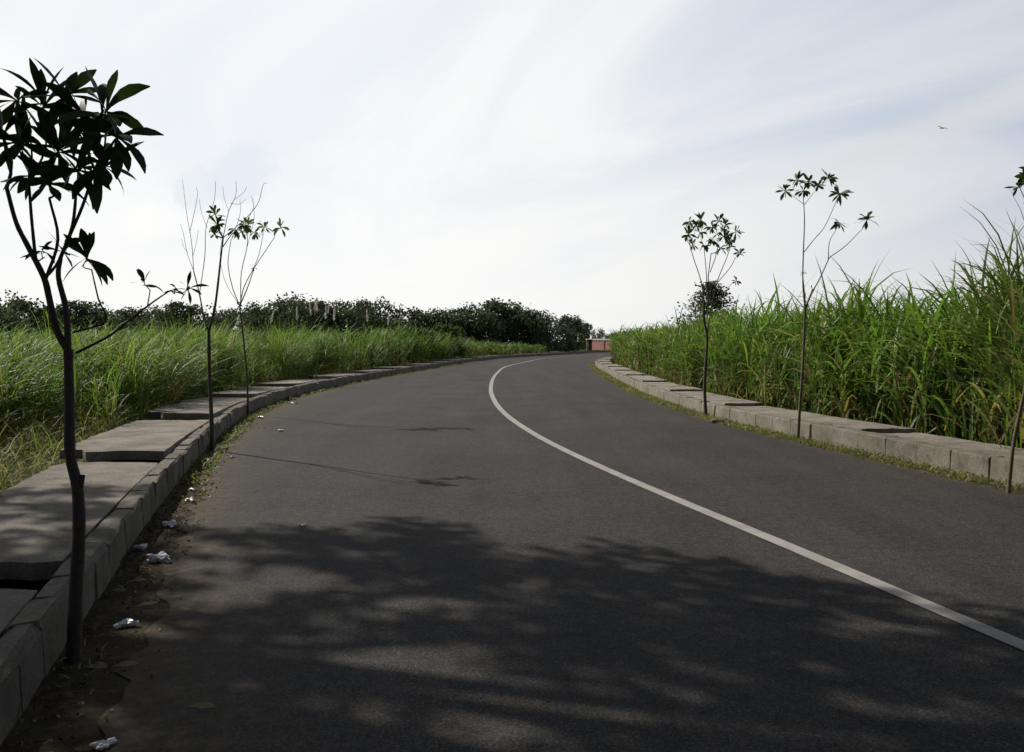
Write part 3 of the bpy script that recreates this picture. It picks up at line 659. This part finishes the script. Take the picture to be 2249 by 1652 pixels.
# ------------------------------------------------------------------ light and sky
sd=Vector((.8*math.cos(EL_),-.6*math.cos(EL_),-math.sin(EL_)))
L=bpy.data.lights.new("sun","SUN"); L.energy=5.0; L.angle=R(.55); L.color=(1,.94,.84)
so=link(bpy.data.objects.new("sun",L)); so.rotation_euler=sd.to_track_quat('-Z','Y').to_euler()
w=bpy.data.worlds.new("World"); scene.world=w; w.use_nodes=True; nt=w.node_tree; nt.nodes.clear()
out=N(nt,"ShaderNodeOutputWorld"); bg=N(nt,"ShaderNodeBackground"); bg.inputs[1].default_value=.1; nt.links.new(bg.outputs[0],out.inputs[0])
sky=N(nt,"ShaderNodeTexSky",sky_type='NISHITA'); sky.sun_disc=False; sky.sun_elevation=EL_; sky.sun_rotation=math.atan2(-.8,.6)%(2*math.pi); sky.dust_density=2.5
co=N(nt,"ShaderNodeTexCoord").outputs["Generated"]
sp=N(nt,"ShaderNodeSeparateXYZ"); nt.links.new(co,sp.inputs[0])
def mth(op,a,b=None,c=None,clamp=False):
    m=N(nt,"ShaderNodeMath",operation=op); m.use_clamp=clamp
    for i,v in enumerate((a,b,c)):
        if v is None: continue
        if isinstance(v,(int,float)): m.inputs[i].default_value=v
        else: nt.links.new(v,m.inputs[i])
    return m.outputs[0]
def mr(v,a,b,c,d,smooth=True):
    m=N(nt,"ShaderNodeMapRange"); m.interpolation_type='SMOOTHSTEP' if smooth else 'LINEAR'
    nt.links.new(v,m.inputs[0])
    for i,q in enumerate((a,b,c,d)): m.inputs[i+1].default_value=q
    return m.outputs[0]
dot=mth('ADD',mth('MULTIPLY',sp.outputs[0],-.8),mth('MULTIPLY',sp.outputs[1],.6))
br=mr(dot,-.15,.78,0,1)
zz=mth('ADD',sp.outputs[2],.18); cb=N(nt,"ShaderNodeCombineXYZ")
nt.links.new(mth('DIVIDE',sp.outputs[0],zz),cb.inputs[0]); nt.links.new(mth('DIVIDE',sp.outputs[1],zz),cb.inputs[1])
m1=N(nt,"ShaderNodeMapping"); m1.inputs["Rotation"].default_value=(0,0,R(60)); nt.links.new(cb.outputs[0],m1.inputs[0])
m2=N(nt,"ShaderNodeMapping"); m2.inputs["Scale"].default_value=(.6,1.1,1); m2.inputs["Location"].default_value=(3.1,.4,0); nt.links.new(m1.outputs[0],m2.inputs[0])
cn=noise(nt,1.0,6,.55,m2.outputs[0],1.0)
cm=mr(cn,.34,.66,0,1)
blue=mix(nt,br,(4.2,4.95,6.3),(8.5,8.9,9.4)); white=mix(nt,br,(6.1,6.5,7.1),(10.0,10.0,9.9))
c=mix(nt,cm,blue,white)
s1=N(nt,"ShaderNodeSeparateXYZ"); nt.links.new(m1.outputs[0],s1.inputs[0])
yb=mth('ADD',s1.outputs[1],mth('MULTIPLY',mth('SUBTRACT',noise(nt,1.6,6,.65,m1.outputs[0]),.5),.4))
band=mr(mth('ABSOLUTE',mth('SUBTRACT',yb,2.03)),.0,.20,1,0); band=mth('MULTIPLY',band,mr(sp.outputs[0],.22,.5,0,.75))
hz=mr(sp.outputs[2],0.02,.27,1,0); c=mix(nt,mth('MULTIPLY',hz,.85),c,mix(nt,br,(6.9,6.95,7.0),(10.0,9.9,9.7)))
c=mix(nt,band,c,(7.2,7.25,7.3))
def puff(v3,r,col,fac,wob,scl):
    global c
    vd=N(nt,"ShaderNodeVectorMath",operation='DISTANCE'); nt.links.new(co,vd.inputs[0]); vd.inputs[1].default_value=Vector(v3).normalized()
    sc2=mth('ADD',vd.outputs["Value"],mth('MULTIPLY',mth('SUBTRACT',noise(nt,scl,6,.65,co),.5),wob))
    c=mix(nt,mr(sc2,r*.6,r,fac,0),c,col)
puff((-.330,1,.205),.044,(7.9,8.4,9.0),.8,.09,15)
puff((-.385,1,.190),.030,(8.0,8.5,9.0),.7,.09,15)
bk=mr(sp.outputs[1],-.4,.3,.22,1); bb=N(nt,"ShaderNodeVectorMath",operation='SCALE'); nt.links.new(c,bb.inputs[0]); nt.links.new(bk,bb.inputs["Scale"])
hf=mr(sp.outputs[2],.38,.62,1,.05)
ns=N(nt,"ShaderNodeVectorMath",operation='SCALE'); nt.links.new(sky.outputs[0],ns.inputs[0]); ns.inputs["Scale"].default_value=.38
fin=mix(nt,hf,ns.outputs[0],bb.outputs[0]); nt.links.new(fin,bg.inputs[0])

# ------------------------------------------------------------------ camera
cam=bpy.data.cameras.new("camera"); cam.sensor_width=36; cam.lens=28.8; cam.shift_y=-.0338; cam.clip_end=3000; cam.clip_start=.05
co_=link(bpy.data.objects.new("camera",cam)); co_.location=(0,0,1.5); co_.rotation_euler=(R(90),0,0); scene.camera=co_
scene.view_settings.view_transform='Standard'; scene.view_settings.look='None'; scene.view_settings.exposure=0
